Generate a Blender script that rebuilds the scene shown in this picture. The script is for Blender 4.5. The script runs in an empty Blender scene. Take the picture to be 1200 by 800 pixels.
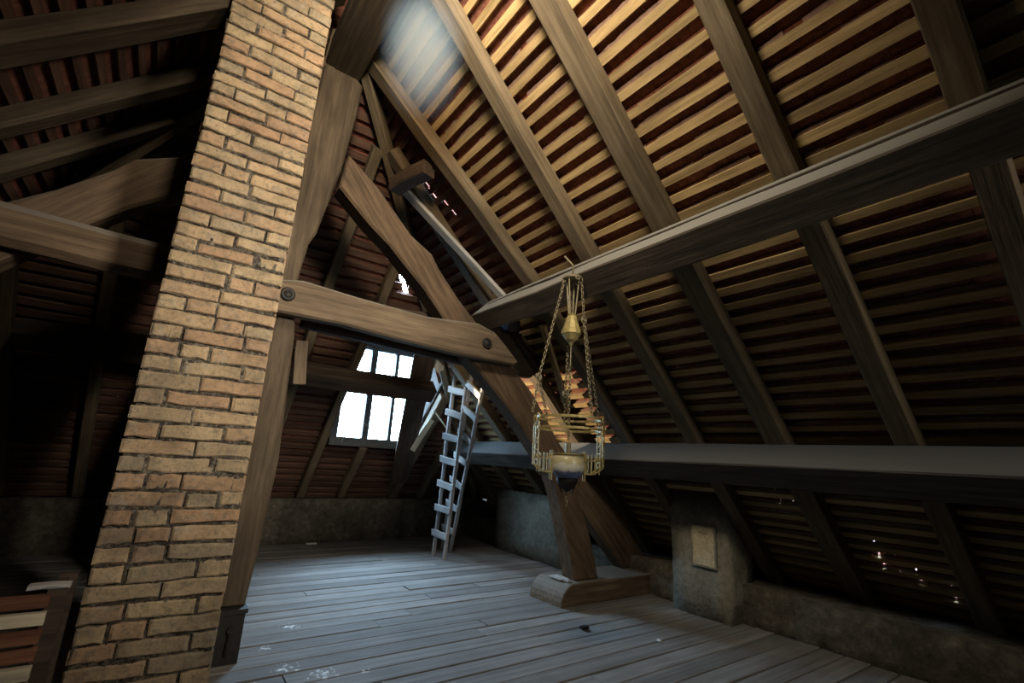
import bpy, bmesh, math, random
from mathutils import Vector, Matrix

# ------------------------------------------------------------------ camera, world, lights, exposure
SC = bpy.context.scene
COL = SC.collection
SC.unit_settings.scale_length = 1.3
SC.view_settings.view_transform = 'Standard'
SC.view_settings.look = 'None'
SC.view_settings.gamma = 1.0
SC.view_settings.use_curve_mapping = False
SC.view_settings.exposure = 0.0

cam_d = bpy.data.cameras.new('camera')
cam = bpy.data.objects.new('camera', cam_d)
COL.objects.link(cam)
cam_d.sensor_width = 36.0
cam_d.lens = 16.67
cam_d.clip_start = 0.02
yaw, pit, rol = 0.613521, 0.243517, 0.060045
F = Vector((math.sin(yaw) * math.cos(pit), math.cos(yaw) * math.cos(pit), math.sin(pit)))
R0 = Vector((math.cos(yaw), -math.sin(yaw), 0))
U0 = R0.cross(F)
RR = R0 * math.cos(rol) + U0 * math.sin(rol)
UU = -R0 * math.sin(rol) + U0 * math.cos(rol)
cam.matrix_world = Matrix(((RR.x, UU.x, -F.x, 0.0), (RR.y, UU.y, -F.y, 0.0), (RR.z, UU.z, -F.z, 1.0), (0, 0, 0, 1)))
SC.camera = cam

world = bpy.data.worlds.new('sky')
SC.world = world
world.use_nodes = True
wbg = world.node_tree.nodes['Background']
wbg.inputs['Color'].default_value = (0.48, 0.73, 1.0, 1)
wbg.inputs['Strength'].default_value = 1.0
_n = world.node_tree.nodes
_tc = _n.new('ShaderNodeTexCoord')
_sx = _n.new('ShaderNodeSeparateXYZ')
_mr = _n.new('ShaderNodeValToRGB')              # overcast dome: brighter towards the zenith, dim ground
_el = _mr.color_ramp.elements
_el.new(0.5)
for _e, (_p, _v) in zip(_el, ((0.44, 0.10), (0.52, 0.52), (1.0, 1.0))):
    _e.position = _p
    _e.color = (_v, _v, _v, 1)
_ad = _n.new('ShaderNodeMath')
_ad.operation = 'MULTIPLY_ADD'
_ad.inputs[1].default_value = 0.5
_ad.inputs[2].default_value = 0.5
_mu = _n.new('ShaderNodeMath')
_mu.operation = 'MULTIPLY'
_mu.inputs[1].default_value = 160.0
_lk = world.node_tree.links
_lk.new(_tc.outputs['Generated'], _sx.inputs[0])
_lk.new(_sx.outputs['Z'], _ad.inputs[0])
_lk.new(_ad.outputs[0], _mr.inputs['Fac'])
_lk.new(_mr.outputs['Color'], _mu.inputs[0])
_lk.new(_mu.outputs[0], wbg.inputs['Strength'])


def area_light(name, loc, target, sx, sy, power, color, portal=False, spread=180):
    d = bpy.data.lights.new(name, 'AREA')
    d.shape = 'RECTANGLE'
    d.size, d.size_y = sx, sy
    d.energy = power
    d.color = color
    d.cycles.is_portal = portal
    d.spread = math.radians(spread)
    o = bpy.data.objects.new(name, d)
    COL.objects.link(o)
    o.location = loc
    o.rotation_euler = (Vector(target) - Vector(loc)).to_track_quat('-Z', 'Y').to_euler()
    return o


# daylight: dormer window in the hip slope (portal for the sky), two roof lights out of view, one added fill
area_light('window_portal', (1.87, 5.30, 1.62), (1.87, 0, 1.62), 0.94, 1.1, 1, (1, 1, 1), portal=True)
area_light('skylight_left_slope', (0.20, 0.85, 3.16), (0.86, 1.50, 3.20), 0.3, 0.5, 58, (1.0, 0.88, 0.68), spread=156)
area_light('roof_window_right_slope', (1.40, -0.60, 2.15), (0.42, 2.25, 1.62), 0.35, 0.4, 14, (1.0, 0.92, 0.78), spread=56)
area_light('fill_near_end', (2.0, -1.6, 1.7), (2.3, 1.8, 2.1), 0.4, 0.5, 6.5, (1.0, 0.92, 0.78), spread=110)  # unseen fill added to lift the lower right roof
spot_d = bpy.data.lights.new('sun_patch_spot', 'SPOT')      # added unseen spot for the sunlit patch in the far bay, behind the king post
spot_d.energy = 620.0
spot_d.color = (1.0, 0.80, 0.54)
spot_d.spot_size = math.radians(29)
spot_d.spot_blend = 0.25
spot_d.shadow_soft_size = 0.015
spot = bpy.data.objects.new('sun_patch_spot', spot_d)
COL.objects.link(spot)
spot.location = (0.77, 4.60, 1.32)
spot.rotation_euler = (Vector((2.50, 3.30, 1.66)) - spot.location).to_track_quat('-Z', 'Y').to_euler()

# ------------------------------------------------------------------ materials
MATS = {}


class NT:
    def __init__(self, name):
        self.m = bpy.data.materials.new(name)
        self.m.use_nodes = True
        self.t = self.m.node_tree
        self.b = self.t.nodes['Principled BSDF']
        MATS[name] = self.m

    def n(self, kind, **kw):
        nd = self.t.nodes.new(kind)
        for k, v in kw.items():
            if k in nd.inputs:
                nd.inputs[k].default_value = v
            else:
                setattr(nd, k, v)
        return nd

    def l(self, a, b):
        self.t.links.new(a, b)

    def coords(self, scale, kind='Object', rand=True):
        tc = self.n('ShaderNodeTexCoord')
        mp = self.n('ShaderNodeMapping')
        mp.inputs['Scale'].default_value = scale
        self.l(tc.outputs[kind], mp.inputs['Vector'])
        if rand:
            oi = self.n('ShaderNodeObjectInfo')
            mul = self.n('ShaderNodeMath', operation='MULTIPLY')
            mul.inputs[1].default_value = 37.0
            self.l(oi.outputs['Random'], mul.inputs[0])
            cb = self.n('ShaderNodeCombineXYZ')
            self.l(mul.outputs[0], cb.inputs[0])
            self.l(mul.outputs[0], cb.inputs[1])
            self.l(cb.outputs[0], mp.inputs['Location'])
        return mp.outputs['Vector']

    def noise(self, vec, scale, detail=5, rough=0.6):
        nd = self.n('ShaderNodeTexNoise')
        nd.inputs['Scale'].default_value = scale
        nd.inputs['Detail'].default_value = detail
        nd.inputs['Roughness'].default_value = rough
        if vec is not None:
            self.l(vec, nd.inputs['Vector'])
        return nd.outputs['Fac']

    def ramp(self, fac, stops):
        rp = self.n('ShaderNodeValToRGB')
        el = rp.color_ramp.elements
        while len(el) < len(stops):
            el.new(0.5)
        for e, (p, c) in zip(el, stops):
            e.position = p
            e.color = (c[0], c[1], c[2], 1)
        self.l(fac, rp.inputs['Fac'])
        return rp.outputs['Color']

    def mix(self, fac, a, b, mode='MIX'):
        mx = self.n('ShaderNodeMix', data_type='RGBA', blend_type=mode)
        for s, v in ((mx.inputs[0], fac), (mx.inputs[6], a), (mx.inputs[7], b)):
            if hasattr(v, 'is_output'):
                self.l(v, s)
            else:
                s.default_value = v if isinstance(v, (int, float)) else (v[0], v[1], v[2], 1)
        return mx.outputs[2]

    def bump(self, h, strength=0.4, dist=0.01):
        bp = self.n('ShaderNodeBump')
        bp.inputs['Strength'].default_value = strength
        bp.inputs['Distance'].default_value = dist
        self.l(h, bp.inputs['Height'])
        self.l(bp.outputs['Normal'], self.b.inputs['Normal'])

    def finish(self, col, rough=0.85, spec=0.25):
        if hasattr(col, 'is_output'):
            self.l(col, self.b.inputs['Base Color'])
        else:
            self.b.inputs['Base Color'].default_value = (col[0], col[1], col[2], 1)
        self.b.inputs['Roughness'].default_value = rough
        self.b.inputs['Specular IOR Level'].default_value = spec
        return self.m


def vary(t, col, amt=0.35):
    oi = t.n('ShaderNodeObjectInfo')
    mr = t.n('ShaderNodeMapRange')
    mr.inputs['To Min'].default_value = 1 - amt
    mr.inputs['To Max'].default_value = 1 + amt
    t.l(oi.outputs['Random'], mr.inputs['Value'])
    hs = t.n('ShaderNodeHueSaturation')
    t.l(mr.outputs[0], hs.inputs['Value'])
    t.l(col, hs.inputs['Color'])
    return hs.outputs['Color']


def wood(name, dark, mid, light, amt=0.15, dusty=None, grain=14, bump=0.5):
    t = NT(name)
    v = t.coords((0.8, grain, grain))
    g = t.noise(v, 3.0, 6, 0.65)
    v2 = t.coords((1.2, 2.2, 2.2))
    p = t.noise(v2, 2.2, 4)
    c1 = t.ramp(g, [(0.28, dark), (0.5, mid), (0.75, light)])
    c2 = t.ramp(p, [(0.3, (0.62, 0.58, 0.55)), (0.7, (1.15, 1.1, 1.05))])
    c = t.mix(0.85, c1, c2, 'MULTIPLY')
    if dusty:
        # dust that has settled on up-facing sides
        ge = t.n('ShaderNodeNewGeometry')
        sx = t.n('ShaderNodeSeparateXYZ')
        t.l(ge.outputs['Normal'], sx.inputs[0])
        mr = t.n('ShaderNodeMapRange')
        mr.inputs['From Min'].default_value = 0.25
        mr.inputs['From Max'].default_value = 0.75
        mr.inputs['To Max'].default_value = 0.8
        t.l(sx.outputs['Z'], mr.inputs['Value'])
        c = t.mix(mr.outputs[0], c, dusty)
    c = vary(t, c, amt)
    t.bump(g, bump, 0.006)
    return t.finish(c, 0.8, 0.2)


wood('beam_wood', (0.07, 0.050, 0.032), (0.135, 0.100, 0.066), (0.215, 0.165, 0.112), 0.08, dusty=(0.17, 0.155, 0.13))
wood('post_wood', (0.038, 0.028, 0.018), (0.074, 0.055, 0.036), (0.12, 0.092, 0.062), 0.05, dusty=(0.12, 0.11, 0.09))  # darkened beam_wood: shading put into the colour
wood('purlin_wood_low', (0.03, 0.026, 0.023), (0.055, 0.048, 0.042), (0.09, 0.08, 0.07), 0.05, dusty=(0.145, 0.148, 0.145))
wood('strut_wood', (0.052, 0.034, 0.021), (0.105, 0.071, 0.045), (0.17, 0.12, 0.077), 0.08, dusty=(0.17, 0.15, 0.125))
wood('purlin_wood', (0.055, 0.046, 0.036), (0.105, 0.088, 0.07), (0.165, 0.14, 0.115), 0.05, dusty=(0.29, 0.285, 0.26))
wood('rafter_wood', (0.072, 0.054, 0.033), (0.13, 0.10, 0.063), (0.20, 0.158, 0.105), 0.12)
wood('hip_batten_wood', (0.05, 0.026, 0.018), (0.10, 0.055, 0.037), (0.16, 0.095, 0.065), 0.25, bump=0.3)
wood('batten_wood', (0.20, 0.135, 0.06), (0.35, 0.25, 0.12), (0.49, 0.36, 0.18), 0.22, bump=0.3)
wood('dark_wood', (0.03, 0.022, 0.016), (0.06, 0.043, 0.032), (0.10, 0.075, 0.055), 0.15)
wood('grey_wood', (0.26, 0.26, 0.265), (0.42, 0.42, 0.42), (0.56, 0.56, 0.555), 0.10)
wood('pale_wood', (0.42, 0.38, 0.28), (0.58, 0.52, 0.38), (0.70, 0.64, 0.50), 0.15)
wood('red_wood', (0.10, 0.04, 0.025), (0.19, 0.085, 0.05), (0.30, 0.16, 0.10), 0.3)

# floor boards: dusty grey wood with pale droppings at a few spots
t = NT('floor_wood')
v = t.coords((0.7, 9, 9))
g = t.noise(v, 3.5, 6, 0.65)
c = t.ramp(g, [(0.25, (0.12, 0.108, 0.098)), (0.5, (0.20, 0.187, 0.172)), (0.78, (0.29, 0.275, 0.255))])
c = vary(t, c, 0.22)
ge = t.n('ShaderNodeNewGeometry')
nz = t.noise(ge.outputs['Position'], 3.0, 3)
c = t.mix(0.6, c, t.ramp(nz, [(0.3, (0.7, 0.7, 0.7)), (0.7, (1.15, 1.15, 1.15))]), 'MULTIPLY')
spl = t.noise(ge.outputs['Position'], 38.0, 3, 0.7)
acc = None
for (px, py, rad) in ((0.80, 3.17, 0.20), (0.66, 2.60, 0.22), (0.80, 2.48, 0.24), (0.62, 2.9, 0.15), (0.98, 2.42, 0.1)):
    d = t.n('ShaderNodeVectorMath', operation='DISTANCE')
    t.l(ge.outputs['Position'], d.inputs[0])
    d.inputs[1].default_value = (px, py, 0.0)
    mr = t.n('ShaderNodeMapRange')
    mr.inputs['From Max'].default_value = rad
    mr.inputs['To Min'].default_value = 0.235
    mr.inputs['To Max'].default_value = -0.35
    t.l(d.outputs['Value'], mr.inputs['Value'])
    if acc is None:
        acc = mr.outputs[0]
    else:
        mx = t.n('ShaderNodeMath', operation='MAXIMUM')
        t.l(acc, mx.inputs[0])
        t.l(mr.outputs[0], mx.inputs[1])
        acc = mx.outputs[0]
ad = t.n('ShaderNodeMath', operation='ADD')
t.l(spl, ad.inputs[0])
t.l(acc, ad.inputs[1])
msk = t.ramp(ad.outputs[0], [(0.66, (0, 0, 0)), (0.74, (1, 1, 1))])
c = t.mix(msk, c, (0.62, 0.62, 0.60))
t.bump(g, 0.35, 0.004)
t.finish(c, 0.85, 0.15)

t = NT('brick')
oi = t.n('ShaderNodeObjectInfo')
c0 = t.ramp(oi.outputs['Random'], [(0.0, (0.285, 0.215, 0.14)), (0.2, (0.36, 0.275, 0.17)), (0.42, (0.31, 0.20, 0.125)),
                                   (0.6, (0.35, 0.265, 0.165)), (0.78, (0.25, 0.20, 0.14)), (0.92, (0.36, 0.215, 0.125)), (1.0, (0.20, 0.165, 0.125))])
v = t.coords((1, 1, 1))
g = t.noise(v, 55, 5, 0.7)
p = t.noise(v, 14, 3, 0.6)
c = t.mix(0.8, c0, t.ramp(g, [(0.3, (0.55, 0.55, 0.55)), (0.5, (1, 1, 1)), (0.75, (1.15, 1.12, 1.08))]), 'MULTIPLY')
c = t.mix(t.ramp(p, [(0.58, (0, 0, 0)), (0.72, (0.55, 0.55, 0.55))]), c, (0.30, 0.27, 0.22))
ge = t.n('ShaderNodeNewGeometry')
dirt = t.noise(ge.outputs['Position'], 6.0, 5, 0.65)
c = t.mix(0.8, c, t.ramp(dirt, [(0.32, (0.45, 0.44, 0.43)), (0.5, (0.92, 0.90, 0.87)), (0.68, (1.25, 1.22, 1.16))]), 'MULTIPLY')
smear = t.noise(ge.outputs['Position'], 42, 6, 0.8)
c = t.mix(t.ramp(smear, [(0.53, (0, 0, 0)), (0.61, (0.75, 0.75, 0.75))]), c, (0.15, 0.125, 0.092))
pit = t.noise(ge.outputs['Position'], 70, 4, 0.75)
c = t.mix(t.ramp(pit, [(0.30, (0.8, 0.8, 0.8)), (0.38, (0, 0, 0))]), c, (0.06, 0.05, 0.04))
t.bump(smear, 0.8, 0.008)
t.finish(c, 0.9, 0.15)

t = NT('mortar')
ge = t.n('ShaderNodeNewGeometry')
g = t.noise(ge.outputs['Position'], 60, 5, 0.7)
p = t.noise(ge.outputs['Position'], 9, 3, 0.6)
c = t.ramp(g, [(0.40, (0.035, 0.03, 0.026)), (0.56, (0.13, 0.11, 0.085)), (0.75, (0.30, 0.26, 0.20))])
c = t.mix(0.8, c, t.ramp(p, [(0.38, (0.35, 0.35, 0.35)), (0.62, (1.2, 1.2, 1.2))]), 'MULTIPLY')
t.bump(g, 1.0, 0.012)
t.finish(c, 0.95, 0.1)

t = NT('plaster')
ge = t.n('ShaderNodeNewGeometry')
g = t.noise(ge.outputs['Position'], 26, 7, 0.7)
p = t.noise(ge.outputs['Position'], 3.2, 4, 0.6)
c = t.ramp(p, [(0.3, (0.19, 0.165, 0.12)), (0.5, (0.27, 0.245, 0.19)), (0.68, (0.34, 0.315, 0.25))])
c = t.mix(0.75, c, t.ramp(g, [(0.3, (0.45, 0.45, 0.45)), (0.55, (1, 1, 1)), (0.8, (1.25, 1.25, 1.25))]), 'MULTIPLY')
t.bump(g, 0.9, 0.012)
t.finish(c, 0.95, 0.1)

t = NT('rubble')
ge = t.n('ShaderNodeNewGeometry')
g = t.noise(ge.outputs['Position'], 18, 7, 0.75)
p = t.noise(ge.outputs['Position'], 5, 4, 0.6)
c = t.ramp(g, [(0.3, (0.055, 0.047, 0.036)), (0.55, (0.13, 0.112, 0.085)), (0.78, (0.25, 0.22, 0.165))])
c = t.mix(0.7, c, t.ramp(p, [(0.35, (0.5, 0.5, 0.5)), (0.65, (1.2, 1.2, 1.2))]), 'MULTIPLY')
t.bump(g, 1.0, 0.02)
t.finish(c, 0.95, 0.1)

t = NT('tile')
ge = t.n('ShaderNodeNewGeometry')
g = t.noise(ge.outputs['Position'], 30, 5, 0.7)
c = t.ramp(g, [(0.3, (0.11, 0.042, 0.03)), (0.55, (0.22, 0.085, 0.055)), (0.8, (0.33, 0.15, 0.10))])
t.bump(g, 0.5, 0.005)
t.finish(c, 0.9, 0.15)


def simple(name, col, rough=0.6, metal=0.0, amt=0.0, scale=40):
    t = NT(name)
    v = t.coords((1, 1, 1))
    g = t.noise(v, scale, 4, 0.6)
    lo = tuple(x * 0.65 for x in col)
    hi = tuple(min(1, x * 1.25) for x in col)
    c = t.ramp(g, [(0.3, lo), (0.7, hi)])
    if amt:
        c = vary(t, c, amt)
    t.finish(c, rough, 0.4)
    t.b.inputs['Metallic'].default_value = metal
    return t.m


simple('torching', (0.15, 0.085, 0.06), 0.95)
simple('iron', (0.022, 0.019, 0.017), 0.6, 0.3)
simple('brass', (0.40, 0.315, 0.13), 0.5, 0.4)
simple('dull_brass', (0.33, 0.28, 0.13), 0.5, 0.6)
simple('chain_metal', (0.24, 0.20, 0.12), 0.55, 0.4)
simple('hatch_paint', (0.52, 0.43, 0.27), 0.75)
simple('scribble', (0.10, 0.085, 0.06), 0.9)
simple('frame_paint', (0.06, 0.062, 0.062), 0.8)
simple('fleck_white', (0.8, 0.8, 0.78), 0.9)
simple('cloth', (0.45, 0.44, 0.40), 0.95)
simple('web', (0.6, 0.62, 0.65), 0.9)
t = NT('porcelain')
ge = t.n('ShaderNodeTexCoord')
sx = t.n('ShaderNodeSeparateXYZ')
t.l(ge.outputs['Object'], sx.inputs[0])
vz = t.noise(ge.outputs['Object'], 40, 3)
mr = t.n('ShaderNodeMath', operation='MULTIPLY_ADD')
t.l(vz, mr.inputs[0])
mr.inputs[1].default_value = 0.035
t.l(sx.outputs['Z'], mr.inputs[2])
mp = t.n('ShaderNodeMapRange')
mp.inputs['From Min'].default_value = -0.058
mp.inputs['From Max'].default_value = 0.05
t.l(mr.outputs[0], mp.inputs['Value'])
c = t.ramp(mp.outputs[0], [(0.0, (0.20, 0.22, 0.32)), (0.2, (0.10, 0.12, 0.27)), (0.42, (0.14, 0.16, 0.30)), (0.55, (0.62, 0.60, 0.50)), (0.72, (0.68, 0.66, 0.56)), (0.85, (0.50, 0.44, 0.26))])
t.finish(c, 0.25, 0.5)

m = bpy.data.materials.new('glass')
m.use_nodes = True
nt = m.node_tree
nt.nodes.clear()
o_ = nt.nodes.new('ShaderNodeOutputMaterial')
mx_ = nt.nodes.new('ShaderNodeMixShader')
tr_ = nt.nodes.new('ShaderNodeBsdfTransparent')
gl_ = nt.nodes.new('ShaderNodeBsdfGlossy')
tr_.inputs['Color'].default_value = (0.95, 0.97, 0.98, 1)
gl_.inputs['Roughness'].default_value = 0.05
mx_.inputs[0].default_value = 0.05
nt.links.new(tr_.outputs[0], mx_.inputs[1])
nt.links.new(gl_.outputs[0], mx_.inputs[2])
nt.links.new(mx_.outputs[0], o_.inputs[0])
MATS['glass'] = m


# ------------------------------------------------------------------ mesh helpers
class MB:
    def __init__(self):
        self.v, self.f = [], []

    def add(self, vs, fs):
        k = len(self.v)
        self.v += [tuple(p) for p in vs]
        self.f += [tuple(i + k for i in f) for f in fs]

    def box(self, lo, hi, M=None):
        x0, y0, z0 = lo
        x1, y1, z1 = hi
        vs = [Vector(p) for p in ((x0, y0, z0), (x1, y0, z0), (x1, y1, z0), (x0, y1, z0), (x0, y0, z1), (x1, y0, z1), (x1, y1, z1), (x0, y1, z1))]
        if M:
            vs = [M @ p for p in vs]
        self.add(vs, [(0, 3, 2, 1), (4, 5, 6, 7), (0, 1, 5, 4), (1, 2, 6, 5), (2, 3, 7, 6), (3, 0, 4, 7)])

    def loft(self, rings, caps=True, closed=False):
        n = len(rings[0])
        vs = [p for r_ in rings for p in r_]
        fs = []
        m_ = len(rings)
        for i in range(m_ if closed else m_ - 1):
            for j in range(n):
                a, b = i * n + j, i * n + (j + 1) % n
                i2 = (i + 1) % m_
                fs.append((a, b, i2 * n + (j + 1) % n, i2 * n + j))
        if caps and not closed:
            fs.append(tuple(reversed(range(n))))
            fs.append(tuple(range((m_ - 1) * n, m_ * n)))
        self.add(vs, fs)

    def tube(self, pts, rad, n=6, caps=True):
        pts = [Vector(p) for p in pts]
        rings = []
        for i, p in enumerate(pts):
            d = (pts[min(i + 1, len(pts) - 1)] - pts[max(i - 1, 0)]).normalized()
            a = Vector((0, 0, 1)) if abs(d.z) < 0.9 else Vector((1, 0, 0))
            u = d.cross(a).normalized()
            w = d.cross(u)
            r_ = rad[i] if isinstance(rad, (list, tuple)) else rad
            rings.append([p + (u * math.cos(2 * math.pi * k / n) + w * math.sin(2 * math.pi * k / n)) * r_ for k in range(n)])
        self.loft(rings, caps)

    def lathe(self, prof, n=20, c=(0, 0, 0)):
        rings = [[(c[0] + r_ * math.cos(2 * math.pi * k / n), c[1] + r_ * math.sin(2 * math.pi * k / n), c[2] + z) for k in range(n)] for r_, z in prof]
        self.loft(rings, True)

    def torus(self, M, R, r, nu=10, nv=5, sx=1.0):
        rings = []
        for i in range(nu):
            a = 2 * math.pi * i / nu
            ring = []
            for j in range(nv):
                b = 2 * math.pi * j / nv
                ring.append(M @ Vector(((R + r * math.cos(b)) * math.cos(a) * sx, (R + r * math.cos(b)) * math.sin(a), r * math.sin(b))))
            rings.append(ring)
        self.loft(rings, closed=True)

    def mesh(self, name, mat):
        me = bpy.data.meshes.new(name)
        me.from_pydata([tuple(p) for p in self.v], [], self.f)
        bm = bmesh.new()
        bm.from_mesh(me)
        bmesh.ops.recalc_face_normals(bm, faces=bm.faces)
        bm.to_mesh(me)
        bm.free()
        me.materials.append(MATS[mat])
        return me

    def build(self, name, mat, parent=None, smooth=False):
        me = self.mesh(name, mat)
        if smooth:
            for p in me.polygons:
                p.use_smooth = True
        return link(name, me, parent)


def link(name, me, parent=None, M=None):
    o = bpy.data.objects.new(name, me)
    COL.objects.link(o)
    if M is not None:
        o.matrix_world = M
    if parent:
        o.parent = parent
    return o


def tag(o, label=None, cat=None, group=None, kind=None):
    for k, v_ in (('label', label), ('category', cat), ('group', group), ('kind', kind)):
        if v_:
            o[k] = v_
    return o


def empty(name, loc, label, cat, group=None, kind=None):
    o = bpy.data.objects.new(name, None)
    COL.objects.link(o)
    o.location = loc
    o.empty_display_size = 0.1
    return tag(o, label, cat, group, kind)


def frame(p0, p1, up=(0, 0, 1)):
    """matrix whose X runs from p0 to p1, Z as near to up as can be"""
    p0, p1 = Vector(p0), Vector(p1)
    x = (p1 - p0).normalized()
    y = Vector(up).cross(x).normalized()
    z = x.cross(y)
    return Matrix(((x.x, y.x, z.x, p0.x), (x.y, y.y, z.y, p0.y), (x.z, y.z, z.z, p0.z), (0, 0, 0, 1))), (p1 - p0).length


def timber_mesh(name, L, w, h, mat, seg=6, jit=0.004, ch=0.008, rnd=None, w1=None, h1=None):
    """timber along local X, cross-section w (Y) x h (Z), chamfered and a little uneven"""
    rnd = rnd or random.Random(1)
    b = MB()
    rings = []
    for i in range(seg + 1):
        f = i / seg
        a_, c_ = (w + ((w1 or w) - w) * f) / 2, (h + ((h1 or h) - h) * f) / 2
        j = [rnd.uniform(-jit, jit) for _ in range(8)]
        oy, oz = rnd.uniform(-jit, jit), rnd.uniform(-jit, jit)
        pts = [(-a_ + ch, -c_), (a_ - ch, -c_), (a_, -c_ + ch), (a_, c_ - ch), (a_ - ch, c_), (-a_ + ch, c_), (-a_, c_ - ch), (-a_, -c_ + ch)]
        rings.append([(L * f, y + j[k] * 0.5 + oy, z + j[(k + 3) % 8] * 0.5 + oz) for k, (y, z) in enumerate(pts)])
    b.loft(rings)
    return b.mesh(name, mat)


def timber(name, p0, p1, w, h, mat, parent=None, up=(0, 0, 1), **kw):
    M, L = frame(p0, p1, up)
    return link(name, timber_mesh(name, L, w, h, mat, **kw), parent, M)


def prism(name, poly, y0, y1, mat, parent=None, ang=0.0, ch=0.01, jit=0.0, seed=1):
    """polygon in the x-z plane drawn out from y0 to y1; local X turned by ang so the grain follows the timber"""
    rnd = random.Random(seed)
    ox, oz = poly[0]
    ca, sa = math.cos(ang), math.sin(ang)
    loc = [((x - ox) * ca + (z - oz) * sa, -(x - ox) * sa + (z - oz) * ca) for x, z in poly]
    n = len(loc)
    area = sum(loc[i][0] * loc[(i + 1) % n][1] - loc[(i + 1) % n][0] * loc[i][1] for i in range(n))
    s = 1 if area > 0 else -1

    def inset(c):
        out = []
        for i in range(n):
            p, a_, b_ = Vector(loc[i]), Vector(loc[i - 1]), Vector(loc[(i + 1) % n])
            d1, d2 = (p - a_).normalized(), (b_ - p).normalized()
            nn = Vector((-d1.y - d2.y, d1.x + d2.x))
            nn = nn.normalized() if nn.length > 1e-6 else Vector((-d1.y, d1.x))
            out.append(p + nn * c * s)
        return out
    b = MB()
    rings = []
    for yy, c in ((0, ch), (ch, 0), ((y1 - y0) - ch, 0), (y1 - y0, ch)):
        rings.append([(p.x, yy + rnd.uniform(-jit, jit), p.y + rnd.uniform(-jit, jit)) for p in inset(c)])
    b.loft(rings)
    me = b.mesh(name, mat)
    M = Matrix.Translation((ox, y0, oz)) @ Matrix.Rotation(-ang, 4, 'Y')
    return link(name, me, parent, M)


def rough_mesh(b, name, mat, amp, seed, cuts=3):
    me = b.mesh(name, mat)
    bm = bmesh.new()
    bm.from_mesh(me)
    bmesh.ops.triangulate(bm, faces=[f for f in bm.faces if len(f.verts) > 4])
    bmesh.ops.subdivide_edges(bm, edges=[e for e in bm.edges if e.calc_length() > 0.12], cuts=cuts, use_grid_fill=True)
    rnd = random.Random(seed)
    for v_ in bm.verts:
        v_.co += Vector((rnd.uniform(-amp, amp), rnd.uniform(-amp, amp), rnd.uniform(-amp, amp) * 0.5))
    for f in bm.faces:
        f.smooth = True
    bm.to_mesh(me)
    bm.free()
    return me


# ------------------------------------------------------------------ floor
XR, YB, YF, XL = 3.47, 5.72, -2.5, -2.57
b = MB()
b.box((XL - 1.1, YF - 0.6, -0.12), (XR + 1.2, YB + 0.8, -0.022))
floor = b.build('floor', 'dark_wood')
tag(floor, 'attic floor of long dusty grey boards running under the roof trusses', 'floor', kind='structure')
rnd = random.Random(5)
pm = []
for k in range(6):
    b = MB()
    w_, ch = 0.132, 0.004
    L_ = 1.0
    rings = []
    for f in (0, 0.33, 0.66, 1):
        up_ = rnd.uniform(-0.002, 0.002)
        rings.append([(f * L_, y, z + (up_ if z > -0.01 else 0)) for y, z in ((0.003, -0.022), (w_ - 0.003, -0.022), (w_ - 0.003, -ch), (w_ - 0.003 - ch, 0), (0.003 + ch, 0), (0.003, -ch))])
    b.loft(rings)
    pm.append(b.mesh('plank', 'floor_wood'))
y = YF - 0.1
while y < YB + 0.05:
    x = XL - rnd.uniform(0, 1.5)
    while x < XR + 0.1:
        L_ = rnd.uniform(3.6, 6.0)
        x1 = min(x + L_, XR + 0.1)
        x0 = max(x, XL - 0.05)
        if x1 - x0 > 0.05:
            o = bpy.data.objects.new('plank', rnd.choice(pm))
            COL.objects.link(o)
            o.parent = floor
            o.location = (x0, y, rnd.uniform(-0.003, 0.002))
            o.scale = (x1 - x0 - 0.004, 1.0, 1.0)
        x += L_
    y += 0.132

# ------------------------------------------------------------------ low walls
b = MB()
b.box((XL - 1.1, YB, -0.02), (XR + 1.2, YB + 0.30, 0.455))
wb = link('wall_back', rough_mesh(b, 'wall_back', 'rubble', 0.008, 2, 5))
tag(wb, 'low rubble wall under the eaves below the dormer window', 'wall', kind='structure')
for nm, poly, side, lab in (('wall_right', [(XR, -0.02), (4.05, -0.02), (4.05, 0.24), (XR + 0.02, 0.25)], 1, 'low rough rubble wall along the foot of the right roof slope'),
                            ('wall_left', [(0.9 - XR, -0.02), (0.9 - 4.05, -0.02), (0.9 - 4.05, 0.24), (0.9 - XR - 0.02, 0.25)], -1, 'low rough rubble wall along the foot of the dark left roof slope')):
    b = MB()
    ys = [YF + (YB - YF) * i / 40 for i in range(41)]
    b.loft([[(x, yy, z) for x, z in poly] for yy in ys])
    w_ = link(nm, rough_mesh(b, nm, 'rubble', 0.014, 3, 3))
    tag(w_, lab, 'wall', kind='structure')
b = MB()
b.loft([[(x, yy, z) for x, z in ((-3.2, 0), (4.1, 0), (4.1, 0.2), (0.45, 3.85), (-3.2, 0.2))] for yy in (YF - 0.15, YF)])
tag(b.build('wall_front', 'plaster'), 'plastered gable wall closing the near end of the attic', 'wall', kind='structure')

# ------------------------------------------------------------------ roof slopes: rafters, battens, tiles
S2 = math.sqrt(0.5)
PITCH = 0.0925
DR = 0.088          # rafter depth
DB = DR + 0.024     # outer face of the battens
WX0, WX1, WZ0, WZ1 = 1.405, 2.34, 1.10, 2.17     # dormer opening in the hip slope


def right_pt(y, s, d):
    return Vector((0.45 + S2 * (s + d), y, 3.59 + S2 * (d - s)))


def left_pt(y, s, d):
    return Vector((0.45 - S2 * (s + d), y, 3.59 + S2 * (d - s)))


def hip_pt(x, s, d):
    return Vector((x, 2.59 + S2 * (s + d), 3.59 + S2 * (d - s)))


def slope_root(name, label):
    # the slope itself: ridge or hip board under the top edge of the tiles
    return empty(name, (0, 0, 0), label, 'roof', kind='structure')


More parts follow.
